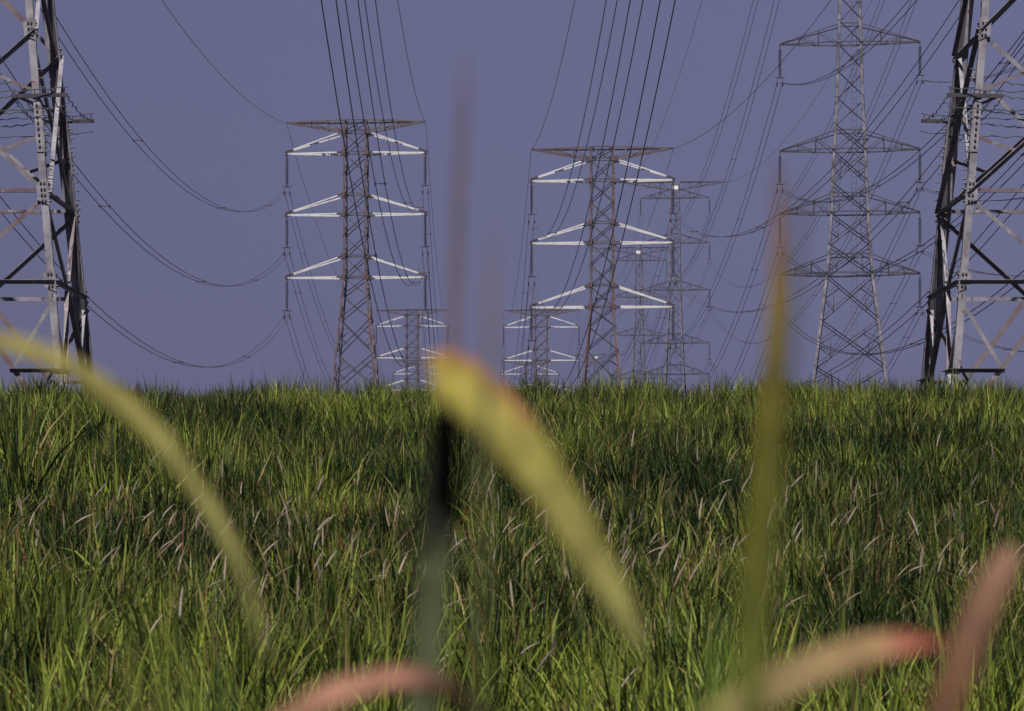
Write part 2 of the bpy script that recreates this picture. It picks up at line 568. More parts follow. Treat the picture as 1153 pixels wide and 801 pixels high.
def make_white_pylon(name):
    root = thing(name, '', 'pylon')
    nodes = [0, Z(5.0), Z(8.4), Z(11.4), Z(14.2), Z(16.95), Z(18.8), Z(20.27), Z(21.96), Z(23.6), Z(25.28), Z(26.85), Z(28.5), Z(30.15), Z(31.8), Z(32.75)]
    make_legs(root, [0, Z(20.27), Z(32.75)], w_ab, M['leg_red'], 0.135, 0.03)
    for k in range(4):
        mb = MB()
        nrm = FN[k]
        for z0, z1 in zip(nodes[:-1], nodes[1:]):
            a0, b0 = face_pts(k, w_ab(z0), z0)
            a1, b1 = face_pts(k, w_ab(z1), z1)
            s = 0.065
            inn = -nrm * 0.03
            mb.angle(a0 + inn, b1 + inn, (0, 0, -1), nrm, s, 0.02)
            mb.angle(b0 + inn * 3.4, a1 + inn * 3.4, (0, 0, -1), -nrm, s, 0.02)
            if z0 in (Z(20.27), Z(21.96), Z(25.28), Z(26.85), Z(30.15), Z(31.8)):
                mb.angle(a0 + inn * 2, b0 + inn * 2, (0, 0, 1), -nrm, 0.09, 0.02)
            if z1 <= Z(16.95) and z1 - z0 > 2.5:
                # redundants from the middle of each diagonal half to the leg
                for p, q, lg0, lg1 in ((a0, b1, a0, a1), (b0, a1, b0, b1)):
                    m = p.lerp(q, 0.27)
                    mb.bar(m + inn * 2, lg0.lerp(lg1, 0.5) + inn * 2, 0.06)
                    m2 = q.lerp(p, 0.27)
                    lgo0, lgo1 = (b0, b1) if lg0 is a0 else (a0, a1)
                    mb.bar(m2 + inn * 2, lgo0.lerp(lgo1, 0.5) + inn * 2, 0.06)
        z1 = nodes[-1]
        a1, b1 = face_pts(k, w_ab(z1), z1)
        mb.angle(a1 - nrm * 0.03, b1 - nrm * 0.03, (0, 0, -1), -nrm, 0.1, 0.02)
        mb.build('bracing', M['brace_brown'], root)
    # gusset plates, red, where arms meet legs
    for k in (0, 2):
        for z in ARM_AB + STRUT_AB:
            for p in face_pts(k, w_ab(Z(z)), Z(z)):
                mb = MB()
                mb.plate(p + FN[k] * 0.03, (1, 0, 0), (0, 0, 1), 0.30, 0.36, 0.03)
                mb.build('gusset_plate', M['leg_red'], root)
    # arms
    for s in (-1, 1):
        for za, zs in zip(ARM_AB, STRUT_AB):
            tip = Vector((s * HALF_AB, 0, Z(za)))
            arm, fits = MB(), []

            def fit(p, q, a_, b_):
                f_ = MB()
                f_.bar(p, q, a_, b_)
                fits.append(f_)
            for d in (-1, 1):
                tp = tip + Vector((0, d * 0.10, 0))
                rt = Vector((s * W_TOP, d * W_TOP, Z(za)))
                st = Vector((s * W_TOP, d * W_TOP, Z(zs)))
                a, b = rt.lerp(tp, 0.11), rt.lerp(tp, 1.0)
                arm.bar(a, b, 0.09, 0.11)
                fit(rt, a, 0.12, 0.12)
                a, b = st.lerp(tp + Vector((0, 0, 0.15)), 0.09), st.lerp(tp + Vector((0, 0, 0.15)), 0.88)
                arm.bar(a, b, 0.075, 0.095)
                fit(st, a, 0.12, 0.13)
                fit(b, tp + Vector((0, 0, 0.15)), 0.13, 0.13)
            f_ = MB()
            f_.plate(tip + Vector((0, 0, 0.02)), (1, 0, 0), (0, 0, 1), 0.22, 0.36, 0.34)
            fits.append(f_)
            ao = arm.build('crossarm', M['white'], root)
            for f_ in fits:
                f_.build('arm_fitting', M['steel_dark'], ao)
        mb = MB()
        tip = Vector((s * HALF_AB, 0, Z(TOP_AB) - 0.06))
        for d in (-1, 1):
            t_ = Vector((s * W_TOP, d * W_TOP, Z(TOP_AB)))
            b_ = Vector((s * W_TOP, d * W_TOP, Z(STRUT_AB[0])))
            tp = tip + Vector((0, d * 0.06, 0))
            mb.angle(t_, tp, (0, 0, -1), (0, -d, 0), 0.12, 0.03)
            mb.angle(b_, tp - Vector((0, 0, 0.1)), (0, 0, 1), (0, -d, 0), 0.12, 0.03)
            prev = None
            for j, f in enumerate((0.28, 0.58)):
                p, q = t_.lerp(tp, f), b_.lerp(tp - Vector((0, 0, 0.1)), f)
                mb.bar(p, q, 0.06)
                if prev is None:
                    mb.bar(b_, p, 0.06)
                else:
                    mb.bar(prev, p, 0.06)
                prev = q
        for f in (0.28, 0.58):
            y = W_TOP * (1 - f)
            x = s * (W_TOP + (HALF_AB - W_TOP) * f)
            mb.bar((x, -y, Z(TOP_AB) - 0.08), (x, y, Z(TOP_AB) - 0.08), 0.06)
        mb.build('earth_wire_arm', M['brace_red'], root)
    return root


GROUP_W = 'white-armed pylons marching away'
A_ROT, C_ROT = R(-4), R(-6.5)
P_WHITE = [  # key, X, D, label, short words for the labels of what hangs on it
    ('T1', -12.4, 233, 'rust-red lattice pylon with six white crossarms, large one left of the middle', 'large left white-armed pylon'),
    ('T2', 7.05, 229, 'rust-red lattice pylon with six white crossarms, large one right of the middle', 'large right white-armed pylon'),
    ('T1b', -15.4, 452, 'small white-armed pylon just right of the feet of the large left one', 'small pylon beside the left one'),
    ('T2b', 4.3, 430, 'small white-armed pylon just left of the feet of the large right one', 'small pylon beside the right one'),
    ('T1c', -17.0, 556, 'farthest white-armed pylon just behind the small left one, barely above the grass', 'farthest left pylon'),
    ('T2c', 3.4, 557, 'farthest white-armed pylon just behind the small right one, barely above the grass', 'farthest right pylon'),
]
POS = {}
FOOT = {'T2': -2.65, 'T1b': 1.7}      # one stands in a hollow, one on a rise
proto = make_white_pylon('lattice_pylon')
for i, (k, X, D, lab, short) in enumerate(P_WHITE):
    o = proto if i == 0 else copy_tree(proto)
    o.location = (X, D, PLATEAU + FOOT.get(k, 0))
    o.rotation_euler = (0, 0, A_ROT)
    tag(o, lab, 'pylon', GROUP_W)
    POS[k] = (X, D, A_ROT, short)

# ------------------------------------------------------------------ tall grey six-armed lattice pylons
WC = [(0, 4.15), (Z(11.9), 2.95), (Z(20.5), 1.87), (Z(25.35), 1.52), (Z(30.4), 1.33), (Z(33.9), 1.13), (Z(42), 0.88), (Z(56.3), 0.72)]


def w_c(z):
    for (z0, w0), (z1, w1) in zip(WC[:-1], WC[1:]):
        if z <= z1:
            return w0 + (w1 - w0) * (z - z0) / (z1 - z0)
    return WC[-1][1]


ARM_C = [53.6, 46.4, 38.85, 30.35, 25.35, 20.5]
TOP_C = 56.3
HALF_C = 5.56


def make_grey_pylon(name):
    root = thing(name, '', 'pylon')
    make_legs(root, [z for z, _ in WC], w_c, M['galv'], 0.20, 0.03)
    nodes = [0, Z(5.2), Z(9.6), Z(13.2), Z(16.9)]
    for lo, hi in ((20.5, 25.35), (25.35, 30.35), (30.35, 38.85), (38.85, 46.4), (46.4, 53.6)):
        n = {4: 2, 5: 2, 8: 4, 7: 4}[int(hi - lo)] if int(hi - lo) in (4, 5, 8, 7) else 2
        nodes += [Z(lo + (hi - lo) * j / n) for j in range(n)]
    nodes += [Z(53.6), Z(55.0), Z(56.3)]
    for k in range(4):
        mb = MB()
        nrm = FN[k]
        inn = -nrm * 0.05
        for z0, z1 in zip(nodes[:-1], nodes[1:]):
            a0, b0 = face_pts(k, w_c(z0), z0)
            a1, b1 = face_pts(k, w_c(z1), z1)
            s = 0.085 if z0 < Z(45) else 0.075
            mb.angle(a1 + inn, b0 + inn, (0, 0, -1), nrm, s, 0.025)
            if k in (0, 2) and z1 <= Z(34):
                mb.angle(b1 + inn * 3, a0 + inn * 3, (0, 0, -1), -nrm, 0.07, 0.02)
            elif k in (1, 3):
                mb.angle(b1 + inn * 3, a0 + inn * 3, (0, 0, -1), -nrm, 0.06, 0.02)
            if z1 <= Z(30.35):
                # sub-triangles on both legs
                for p, q, l0, l1, o0, o1 in ((a1, b0, a1, a0, b0, b1), (b1, a0, b1, b0, a0, a1)):
                    m = p.lerp(q, 0.25)
                    mb.bar(m + inn * 2, l0.lerp(l1, 0.5) + inn * 2, 0.07)
                    m2 = q.lerp(p, 0.25)
                    mb.bar(m2 + inn * 2, o0.lerp(o1, 0.5) + inn * 2, 0.07)
                    mb.bar(m2 + inn * 2, m2 + inn * 2 + Vector((0, 0, min(1.1, (z1 - z0) * 0.4))), 0.05)
        for z in ARM_C:
            a0, b0 = face_pts(k, w_c(Z(z)), Z(z))
            mb.angle(a0 + inn, b0 + inn, (0, 0, 1), nrm, 0.11, 0.025)
            a0, b0 = face_pts(k, w_c(Z(z + 1.5)), Z(z + 1.5))
            mb.angle(a0 + inn, b0 + inn, (0, 0, 1), -nrm, 0.09, 0.025)
        mb.build('bracing', M['galv_dark'], root)
    # ladder rungs up the inside of one face
    mb = MB()
    for i in range(int((Z(55) - 3) / 0.45)):
        z = 3 + i * 0.45
        mb.bar((0.14, -w_c(z) + 0.1, z), (0.52, -w_c(z) + 0.1, z), 0.03)
    for x in (0.14, 0.52):
        zs_ = [3] + [z for z, _ in WC[1:-1]] + [Z(55)]
        for z0, z1 in zip(zs_[:-1], zs_[1:]):
            mb.bar((x, -w_c(z0) + 0.1, z0), (x, -w_c(z1) + 0.1, z1), 0.035)
    mb.build('ladder', M['galv_dark'], root)
    for s in (-1, 1):
        for za in ARM_C:
            mb = MB()
            w0, w1 = w_c(Z(za)), w_c(Z(za + 1.5))
            tip = Vector((s * HALF_C, 0, Z(za)))
            for d in (-1, 1):
                b_ = Vector((s * w0, d * w0, Z(za)))
                t_ = Vector((s * w1, d * w1, Z(za + 1.5)))
                tp = tip + Vector((0, d * 0.07, 0))
                mb.angle(b_, tp, (0, 0, 1), (0, d, 0), 0.11, 0.025)
                mb.angle(t_, tp + Vector((0, 0, 0.14)), (0, 0, -1), (0, -d, 0), 0.08, 0.025)
                prev = None
                for f in (0.33, 0.66):
                    p, q = t_.lerp(tp, f), b_.lerp(tp, f)
                    mb.bar(p, q, 0.055)
                    mb.bar(prev if prev else b_, p, 0.055)
                    prev = q
            for f in (0.33, 0.66):
                y = w0 * (1 - f)
                x = s * (w0 + (HALF_C - w0) * f)
                mb.bar((x, -y, Z(za) + 0.03), (x, y, Z(za) + 0.03), 0.06)
            mb.build('crossarm', M['galv_dark'], root)
        mb = MB()
        hw = 8.3
        tip = Vector((s * hw, 0, Z(TOP_C) - 0.05))
        for d in (-1, 1):
            t_ = Vector((s * 0.72, d * 0.72, Z(TOP_C)))
            b_ = Vector((s * 0.75, d * 0.75, Z(54.9)))
            tp = tip + Vector((0, d * 0.06, 0))
            mb.angle(t_, tp, (0, 0, -1), (0, -d, 0), 0.12, 0.03)
            mb.angle(b_, tp - Vector((0, 0, 0.1)), (0, 0, 1), (0, -d, 0), 0.10, 0.03)
            prev = b_
            for f in (0.22, 0.45, 0.7):
                p, q = t_.lerp(tp, f), b_.lerp(tp, f)
                mb.bar(p, q, 0.06)
                mb.bar(prev, p, 0.06)
                prev = q
        mb.build('earth_wire_arm', M['galv_dark'], root)
    mb = MB()
    mb.plate((0.05, -0.86, Z(55.25)), (1, 0, 0), (0, 0, 1), 0.95, 0.58, 0.02)
    mb.build('sign_plate', M['sign'], root)
    return root


GROUP_G = 'tall grey pylons on the right'
P_GREY = [
    ('T4', 26.85, 233, 'tall grey lattice pylon cut off at the top beside the near right tower', 'tallest grey pylon'),
    ('T3', 26.15, 470, 'grey pylon with a white plate behind the right arms of the large right pylon', 'second grey pylon'),
    ('T3b', 25.0, 578, 'smaller grey pylon with a white plate just left of the second grey pylon', 'smaller grey pylon'),
    ('T3c', 26.6, 925, 'faintest grey pylon with a white plate, seen between the legs of the large right pylon', 'faintest grey pylon'),
]
proto = make_grey_pylon('lattice_pylon')
for i, (k, X, D, lab, short) in enumerate(P_GREY):
    o = proto if i == 0 else copy_tree(proto)
    o.location = (X, D, PLATEAU)
    o.rotation_euler = (0, 0, C_ROT)
    tag(o, lab, 'pylon', GROUP_G)
    POS[k] = (X, D, C_ROT, short)


# ------------------------------------------------------------------ the two near towers
def make_near_pylon(name, label, X, D, half_arm, mirror, rz=0.0):
    """mirror=+1: its right side is seen (left tower); -1: its left side is seen"""
    root = thing(name, label, 'pylon', (X, D, PLATEAU), rz, 'near galvanised towers at both edges')
    nodes = [0, Z(5.41), Z(7.31), Z(10.87), Z(14.2), Z(17.2), Z(20.27), Z(21.96), Z(25.28), Z(26.85), Z(30.15), Z(31.8), Z(32.75)]
    # legs with splice plates and step bolts
    for c in CORN:
        mb = MB()
        for z0, z1 in ((0, Z(20.27)), (Z(20.27), Z(32.75))):
            p = Vector((c[0] * w_ab(z0), c[1] * w_ab(z0), z0))
            q = Vector((c[0] * w_ab(z1), c[1] * w_ab(z1), z1))
            mb.angle(p, q, (-c[0], 0, 0), (0, -c[1], 0), 0.155, 0.018)
        if c[1] > 0:
            # rear legs: added outer plate with shade put into its colour, before pale inner flange
            for (x0, x1, yo, ci) in ((0.0, 0.165, -0.024, 2), (0.15, 0.30, -0.006, 0)):
                mb.cur = ci
                for z0, z1 in ((0, Z(20.27)), (Z(20.27), Z(32.75))):
                    p = Vector((c[0] * w_ab(z0), w_ab(z0) + yo, z0))
                    q = Vector((c[0] * w_ab(z1), w_ab(z1) + yo, z1))
                    mb.prism([(x0, -0.008), (x1, -0.008), (x1, 0.008), (x0, 0.008)], p, q, Vector((-c[0], 0, 0)), Vector((0, 1, 0)))
        # step bolts along one stretch of the leg
        mb.cur = 1
        for j in range(14):
            zz = Z(7.4) + j * 0.2
            p = Vector((c[0] * w_ab(zz), c[1] * (w_ab(zz) - 0.1), zz))
            mb.cone(p, p + Vector((c[0] * 0.13, 0, 0)), 0.014, 0.014, 6)
        lg = mb.build('leg', [M['steel'], M['bolt'], M['steel_dark']], root)
        for zc, ln in ((Z(8.75), 1.15), (Z(10.87), 0.5), (Z(7.31), 0.55), (Z(5.41), 0.5)):
            sp = MB()
            p = Vector((c[0] * w_ab(zc), c[1] * w_ab(zc), zc))
            dn = Vector((c[0] * 0.094, c[1] * 0.094, -1)).normalized()
            if ln > 1:
                c0 = p + Vector((-c[0] * 0.08, c[1] * 0.012, 0))
                sp.prism([(-0.07, -ln / 2), (0.07, -ln / 2), (0.07, ln / 2), (-0.07, ln / 2)], c0 - Vector((0, 0.009, 0)), c0 + Vector((0, 0.009, 0)), Vector((1, 0, 0)), dn)
                c1 = p + Vector((c[0] * 0.012, -c[1] * 0.08, 0))
                sp.prism([(-0.07, -ln / 2), (0.07, -ln / 2), (0.07, ln / 2), (-0.07, ln / 2)], c1 - Vector((0.009, 0, 0)), c1 + Vector((0.009, 0, 0)), Vector((0, 1, 0)), dn)
            elif ln > 0.4:
                c0 = p + Vector((-c[0] * 0.12, c[1] * 0.012, 0))
                sp.prism([(-0.11, -ln / 2), (0.11, -ln / 2 + 0.1), (0.11, ln / 2 - 0.1), (-0.11, ln / 2)] if c[0] < 0 else
                         [(0.11, -ln / 2), (-0.11, -ln / 2 + 0.1), (-0.11, ln / 2 - 0.1), (0.11, ln / 2)],
                         c0 - Vector((0, 0.009, 0)), c0 + Vector((0, 0.009, 0)), Vector((1, 0, 0)), dn)
                c1 = p + Vector((c[0] * 0.012, -c[1] * 0.11, 0))
                sp.prism([(-0.10, -ln / 2), (0.10, -ln / 2 + 0.08), (0.10, ln / 2 - 0.08), (-0.10, ln / 2)],
                         c1 - Vector((0.009, 0, 0)), c1 + Vector((0.009, 0, 0)), Vector((0, 1, 0)), dn)
            sp.cur = 1
            nb = int(ln / 0.13)
            for j in range(nb):
                zz = (j - (nb - 1) / 2) * 0.13
                for q in ((-0.05, 0), (-0.12, 0)) if ln < 1 else ((-0.08, 0),):
                    b0 = p + dn * zz + Vector((c[0] * q[0], c[1] * 0.02, 0))
                    sp.cone(b0, b0 + Vector((0, c[1] * 0.035, 0)), 0.024, 0.024, 6)
                    b1 = p + dn * zz + Vector((c[0] * 0.02, c[1] * q[0], 0))
                    sp.cone(b1, b1 + Vector((c[0] * 0.035, 0, 0)), 0.024, 0.024, 6)
            sp.build('splice_plate', [M['steel'], M['bolt']], lg)
        ft = MB()
        p = Vector((c[0] * w_ab(0), c[1] * w_ab(0), 0))
        ft.cone(p + Vector((0, 0, -0.3)), p + Vector((0, 0, 0.35)), 0.42, 0.36, 12)
        ft.build('footing', M['wire_pale'], lg)

    def member(nm, p, q, u, v, a, mat, t=0.012):
        mb = MB()
        mb.angle(p, q, u, v, a, t)
        return mb.build(nm, mat, root)

    for k in range(4):
        nrm = FN[k]
        inn = -nrm * 0.03
        dn = Vector((0, 0, -1))

        def ab(z):
            return face_pts(k, w_ab(z), z)
        z0, zk, z8, z11, z14, z17 = nodes[0], nodes[1], nodes[2], nodes[3], nodes[4], nodes[5]
        a0, b0 = ab(0.05)
        ak, bk = ab(zk)
        a8, b8 = ab(z8)
        a11, b11 = ab(z11)
        a14, b14 = ab(z14)
        ck = (ak + bk) / 2
        # K panel
        for p in (a0, b0):
            member('diagonal_brace', p + inn, ck + inn, Vector((0, 0, 1)), -nrm, 0.11, M['steel_red'])
        member('horizontal_brace', ak + inn * 0.2, bk + inn * 0.2, dn, nrm, 0.09, M['steel'])
        for p, l1 in ((a0, ak), (b0, bk)):
            f = 0.485
            h = Z(3.5)
            ld = p.lerp(l1, (h - p.z) / (l1.z - p.z))
            dd = p.lerp(ck, (h - p.z) / (ck.z - p.z))
            member('horizontal_brace', ld + inn * 0.3, dd + inn * 0.3, dn, nrm, 0.085, M['steel_dark'])
            hh = Z(5.15)
            member('redundant_brace', p.lerp(l1, (hh - p.z) / (l1.z - p.z)) + inn * 1.6, dd + inn * 1.6, dn, -nrm, 0.08, M['steel'])
        # V panel above
        member('diagonal_brace', a8 + inn, ck + inn, dn, -nrm, 0.085, M['steel'])
        member('diagonal_brace', b8 + inn, ck + inn, dn, -nrm, 0.085, M['steel_red'])
        member('horizontal_brace', a8 + inn * 1.5, b8 + inn * 1.5, Vector((0, 0, 1)), -nrm, 0.08, M['steel_red'])
        # X panel
        ca = (a8 + b11) / 2
        member('diagonal_brace', a8 + inn * 0.3, b11 + inn * 0.3, dn, nrm, 0.095, M['steel'])
        member('diagonal_brace', b8 + inn * 2.0, a11 + inn * 2.0, dn, -nrm, 0.09, M['steel'])
        # redundants in the X panel
        for p, q, l0, l1 in ((a8, b11, a8, a11), (b8, a11, b8, b11)):
            h = 0.30
            member('redundant_brace', l0.lerp(l1, 0.36) + inn * 3, p.lerp(q, 0.27) + inn * 3, dn, -nrm, 0.07, M['steel_red'])
            q2, p2 = (a11, b8) if l0 is a8 else (b11, a8)
            member('redundant_brace', l0.lerp(l1, 0.62) + inn * 3, q2.lerp(p2, 0.25) + inn * 3, dn, -nrm, 0.07, M['steel_red'])
        # upper X panel from 10.87 m
        member('diagonal_brace', a11 + inn * 0.3, b14 + inn * 0.3, dn, nrm, 0.09, M['steel'])
        member('diagonal_brace', b11 + inn * 2, a14 + inn * 2, dn, -nrm, 0.11, M['steel_red'])
        mb = MB()
        for q0, q1 in zip(nodes[4:-1], nodes[5:]):
            c0, d0 = ab(q0)
            c1, d1 = ab(q1)
            mb.angle(c0 + inn, d1 + inn, dn, nrm, 0.1, 0.012)
            mb.angle(d0 + inn * 2.5, c1 + inn * 2.5, dn, -nrm, 0.1, 0.012)
            mb.angle(c1 + inn * 4, d1 + inn * 4, dn, -nrm, 0.09, 0.012)
        mb.build('upper_bracing', M['steel'], root)
    # anti-climbing guard: a bracket through each leg, barbed wire strung between them
    zg = Z(9.4)
    wg = w_ab(zg)
    ends = {}
    for c in CORN:
        mb = MB()
        ctr = Vector((c[0] * wg, c[1] * (wg + 0.05), zg))
        dr = Vector((c[0], -0.16, 0.0)).normalized()
        p, q = ctr - dr * 0.62, ctr + dr * 0.62
        mb.bar(p, q, 0.05, 0.085)
        for j in range(6):
            f = 0.05 + j * 0.18
            e_ = p.lerp(q, f)
            mb.cone(e_ + Vector((0, 0, 0.06)), e_ + Vector((0, 0, 0.14)), 0.012, 0.012, 5)
        mb.build('guard_bracket', M['bolt'], root)
        ends[c] = (p, q)
    mb = MB()

    def strand(p, q, amp=0.035):
        n = 26
        pts = []
        for i in range(n + 1):
            t = i / n
            s_ = p.lerp(q, t)
            s_.z += -0.12 * 4 * t * (1 - t) + amp * math.sin(i * 2.2 + p.x * 9) * 0.6
            s_.x += amp * math.sin(i * 1.7 + p.y * 3) * 0.6
            pts.append(s_)
            if 0 < i < n and i % 2 == 0:
                mb.bar(s_ + Vector((-0.03, 0, -0.03)), s_ + Vector((0.03, 0, 0.03)), 0.010)
        mb.tube(pts, 0.011, 4)
    for s in (-1, 1):
        for f in (0.0, 0.2, 0.45, 0.7, 0.99):
            n_, f_ = ends[(s, -1)], ends[(s, 1)]
            strand(n_[0].lerp(n_[1], f), f_[0].lerp(f_[1], f))
    for d in (-1, 1):
        for j, dz in enumerate((-0.25, 0.0, 0.16, 0.3)):
            up = Vector((0, d * 0.02, dz))
            strand(ends[(-1, d)][0 if j % 2 else 1] + up, ends[(1, d)][0 if j % 2 else 1] + up)
    mb.build('barbed_wire', M['barb'], root)
    for s in (-1, 1):
        for za, zs in zip(ARM_AB, STRUT_AB):
            mb = MB()
            tip = Vector((s * half_arm, 0, Z(za)))
            for d in (-1, 1):
                b_, t_ = Vector((s * W_TOP, d * W_TOP, Z(za))), Vector((s * W_TOP, d * W_TOP, Z(zs)))
                mb.angle(b_, tip + Vector((0, d * 0.08, 0)), (0, 0, 1), (0, -d, 0), 0.14, 0.02)
                mb.angle(t_, tip + Vector((0, d * 0.08, 0.1)), (0, 0, -1), (0, -d, 0), 0.12, 0.02)
                for f in (0.33, 0.66):
                    mb.bar(b_.lerp(tip, f), t_.lerp(tip, f), 0.07)
            mb.build('crossarm', M['steel'], root)
        mb = MB()
        tip = Vector((s * half_arm, 0, Z(TOP_AB)))
        for d in (-1, 1):
            mb.angle(Vector((s * W_TOP, d * W_TOP, Z(TOP_AB))), tip, (0, 0, -1), (0, -d, 0), 0.12, 0.02)
            mb.angle(Vector((s * W_TOP, d * W_TOP, Z(31.8))), tip + Vector((0, 0, -0.12)), (0, 0, 1), (0, -d, 0), 0.1, 0.02)
        mb.build('earth_wire_arm', M['steel'], root)
    return root


X5, X6, DN = -12.1, 11.9, 65.0
make_near_pylon('lattice_tower', 'near weathered steel tower cut off by the left edge of the picture', X5, DN, 6.85, 1)
make_near_pylon('lattice_tower', 'near weathered steel tower cut off by the right edge of the picture', X6, DN, 7.2, -1)


# ------------------------------------------------------------------ insulator strings
def make_insulator(name):
    root = thing(name, '', 'insulator')
    mb = MB()
    mb.cone((0, 0, 0.05), (0, 0, -0.28), 0.03, 0.03, 6)
    mb.build('link', M['bolt'], root)
    mb = MB()
    z = -0.25
    for i in range(15):
        mb.lathe([(0.0, z), (0.045, z), (0.05, z - 0.05), (0.155, z - 0.075), (0.165, z - 0.09), (0.12, z - 0.10), (0.03, z - 0.09), (0.03, z - 0.142)], 10)
        z -= 0.142
    mb.build('discs', M['disc'], root)
    mb = MB()
    mb.cone((0, 0, z), (0, 0, z - 0.14), 0.03, 0.03, 6)
    mb.bar((-0.27, 0, z - 0.16), (0.27, 0, z - 0.16), 0.04, 0.09)
    for s in (-1, 1):
        mb.tube([(s * 0.25, 0, z - 0.14), (s * 0.36, 0, z - 0.12), (s * 0.43, 0, z - 0.04), (s * 0.46, 0, z + 0.03)], 0.02, 5)
    mb.build('yoke', M['bolt'], root)
    for s in (-1, 1):
        mb = MB()
        mb.bar((s * 0.21, 0, z - 0.18), (s * 0.21, 0, z - 0.55), 0.04)
        mb.tube([(s * 0.21, -0.3, z - 0.64), (s * 0.21, 0, z - 0.57), (s * 0.21, 0.3, z - 0.64)], [0.03, 0.06, 0.03], 6)
        mb.cone((s * 0.235, 0, z - 0.6), (s * 0.235, 0, z - 0.85), 0.035, 0.05, 6)
        mb.build('suspension_clamp', M['bolt'], root)
    return root


DROP = 0.25 + 15 * 0.142 + 0.58     # arm to cable


def hang_point(key, side, zarm, half):
    X, D, rz, _ = POS[key]
    return Vector((X + math.cos(rz) * side * half, D + math.sin(rz) * side * half, zarm + CZ + FOOT.get(key, 0)))


LEVEL3 = ['top', 'middle', 'bottom']
LEVELC = ['highest', 'second highest', 'third highest', 'fourth highest', 'fifth highest', 'lowest']
SIDE = {-1: 'left', 1: 'right'}
ins_proto = None


def hang(key, side, zarm, half, label, group):
    global ins_proto
    if ins_proto is None:
        ins_proto = make_insulator('insulator_string')
        o = ins_proto
    else:
        o = copy_tree(ins_proto)
    p = hang_point(key, side, zarm, half)
    o.location = p - Vector((0, 0, 0.05))
    o.rotation_euler = (0, 0, POS[key][2])
    tag(o, label, 'insulator', group)


for k in ('T1', 'T2', 'T1b', 'T2b', 'T1c', 'T2c'):
    for s in (-1, 1):
        for j, za in enumerate(ARM_AB):
            py = HY - (za - 1.5 + FOOT.get(k, 0)) / POS[k][1] * F
            if py > 430:
                continue
            hang(k, s, za, HALF_AB - 0.03, f'dark disc insulator under the {LEVEL3[j]} {SIDE[s]} arm of the {POS[k][3]}', 'insulator strings on the white-armed pylons')
for k in ('T4', 'T3', 'T3b', 'T3c'):
    vis = [j for j, za in enumerate(ARM_C) if 0 < HY - (za - 1.5) / POS[k][1] * F < 432]
    for s in (-1, 1):
        for n_, j in enumerate(vis):
            za = ARM_C[j]
            if k == 'T4':
                word = ['highest visible', 'second visible', 'third visible', 'lowest'][n_]
            else:
                word = LEVELC[j]
            hang(k, s, za, HALF_C - 0.03, f'thin insulator under the {word} {SIDE[s]} arm of the {POS[k][3]}', 'insulator strings on the grey pylons')


# ------------------------------------------------------------------ cables
def span_pts(p, q, sag, n=30, ext=None):
    return [p.lerp(q, i / n) - Vector((0, 0, 4 * sag * (i / n) * (1 - i / n))) for i in range(n + 1)]


def cable(attach, sags, label, cat_group, r=0.024, twin=True, mat='wire', spacer_step=38.0, sp_off=0.0, name='power_cable'):
    pts = []
    for (p, q, s) in zip(attach[:-1], attach[1:], sags):
        seg = span_pts(p, q, s)
        pts += seg if not pts else seg[1:]
    root = thing(name, label, 'power cable' if twin else 'earth wire', pts[0], 0, cat_group)
    o = pts[0]
    if not twin:
        mb = MB()
        mb.tube([p - o for p in pts], r, 5)
        mb.build('wire', M[mat], root)
        return root
    hs = 0.21
    for s in (-1, 1):
        mb = MB()
        mb.tube([p - o + Vector((s * hs, 0, 0)) for p in pts], r, 5)
        mb.build('wire', M[mat], root)
    acc = sp_off
    for a, b in zip(pts[:-1], pts[1:]):
        acc += (b - a).length
        if acc > spacer_step:
            acc -= spacer_step
            if b.y > 520:
                continue
            mb = MB()
            c = b - o
            mb.bar(c + Vector((-hs, 0, 0)), c + Vector((hs, 0, 0)), 0.035, 0.035)
            for s in (-1, 1):
                d = (b - a).normalized()
                mb.cone(c + Vector((s * hs, 0, 0)) - d * 0.09, c + Vector((s * hs, 0, 0)) + d * 0.09, 0.055, 0.055, 6)
            mb.build('spacer', M['bolt'], root)
    return root


def chain(keys, side, zarm, half, near, endpos):
    a = [near] if near is not None else []
    for k in keys:
        p = hang_point(k, side, zarm, half)
        p.z -= DROP
        a.append(p)
    if endpos is not None:
        a.append(endpos)
    return a


G1 = 'twin cables of the white-armed pylons'
for ln, keys, near_x, word in (('A', ('T1', 'T1b', 'T1c'), {-1: -18.7, 1: -5.0}, 'left'),
                               ('B', ('T2', 'T2b', 'T2c'), {-1: 4.7, 1: 19.1}, 'right')):
    for s in (-1, 1):
        for j, za in enumerate(ARM_AB):
            nr = Vector((near_x[s], DN, za + CZ - DROP + 1.3))
            last = POS[keys[-1]]
            end = Vector((last[0] + s * HALF_AB - 1.5, last[1] + 190, za + CZ - DROP))
            at_ = chain(keys, s, za, HALF_AB - 0.03, nr, end)
            cable(at_, [8.7, 8.5, 3.5, 7],
                  f'twin power cable carried on the {LEVEL3[j]} {SIDE[s]} arm of the large {word} white-armed pylon', G1,
                  r=0.019, sp_off=11 * j + (7 if s > 0 else 0))
        at_ = []
        nr = Vector((near_x[s], DN, TOP_AB + CZ - 0.1))
        at_ = [nr]
        for k in keys:
            p = hang_point(k, s, TOP_AB, HALF_AB)
            p.z -= 0.15
            at_.append(p)
        at_.append(at_[-1] + Vector((-1.5, 190, 0)))
        cable(at_, [4.8, 5.5, 2.5, 5], f'thin single wire at the very top {SIDE[s]} tip of the large {word} white-armed pylon',
              'thin earth wires', r=0.017, twin=False, mat='wire_thin', name='earth_wire')
keys = ('T4', 'T3', 'T3b', 'T3c')
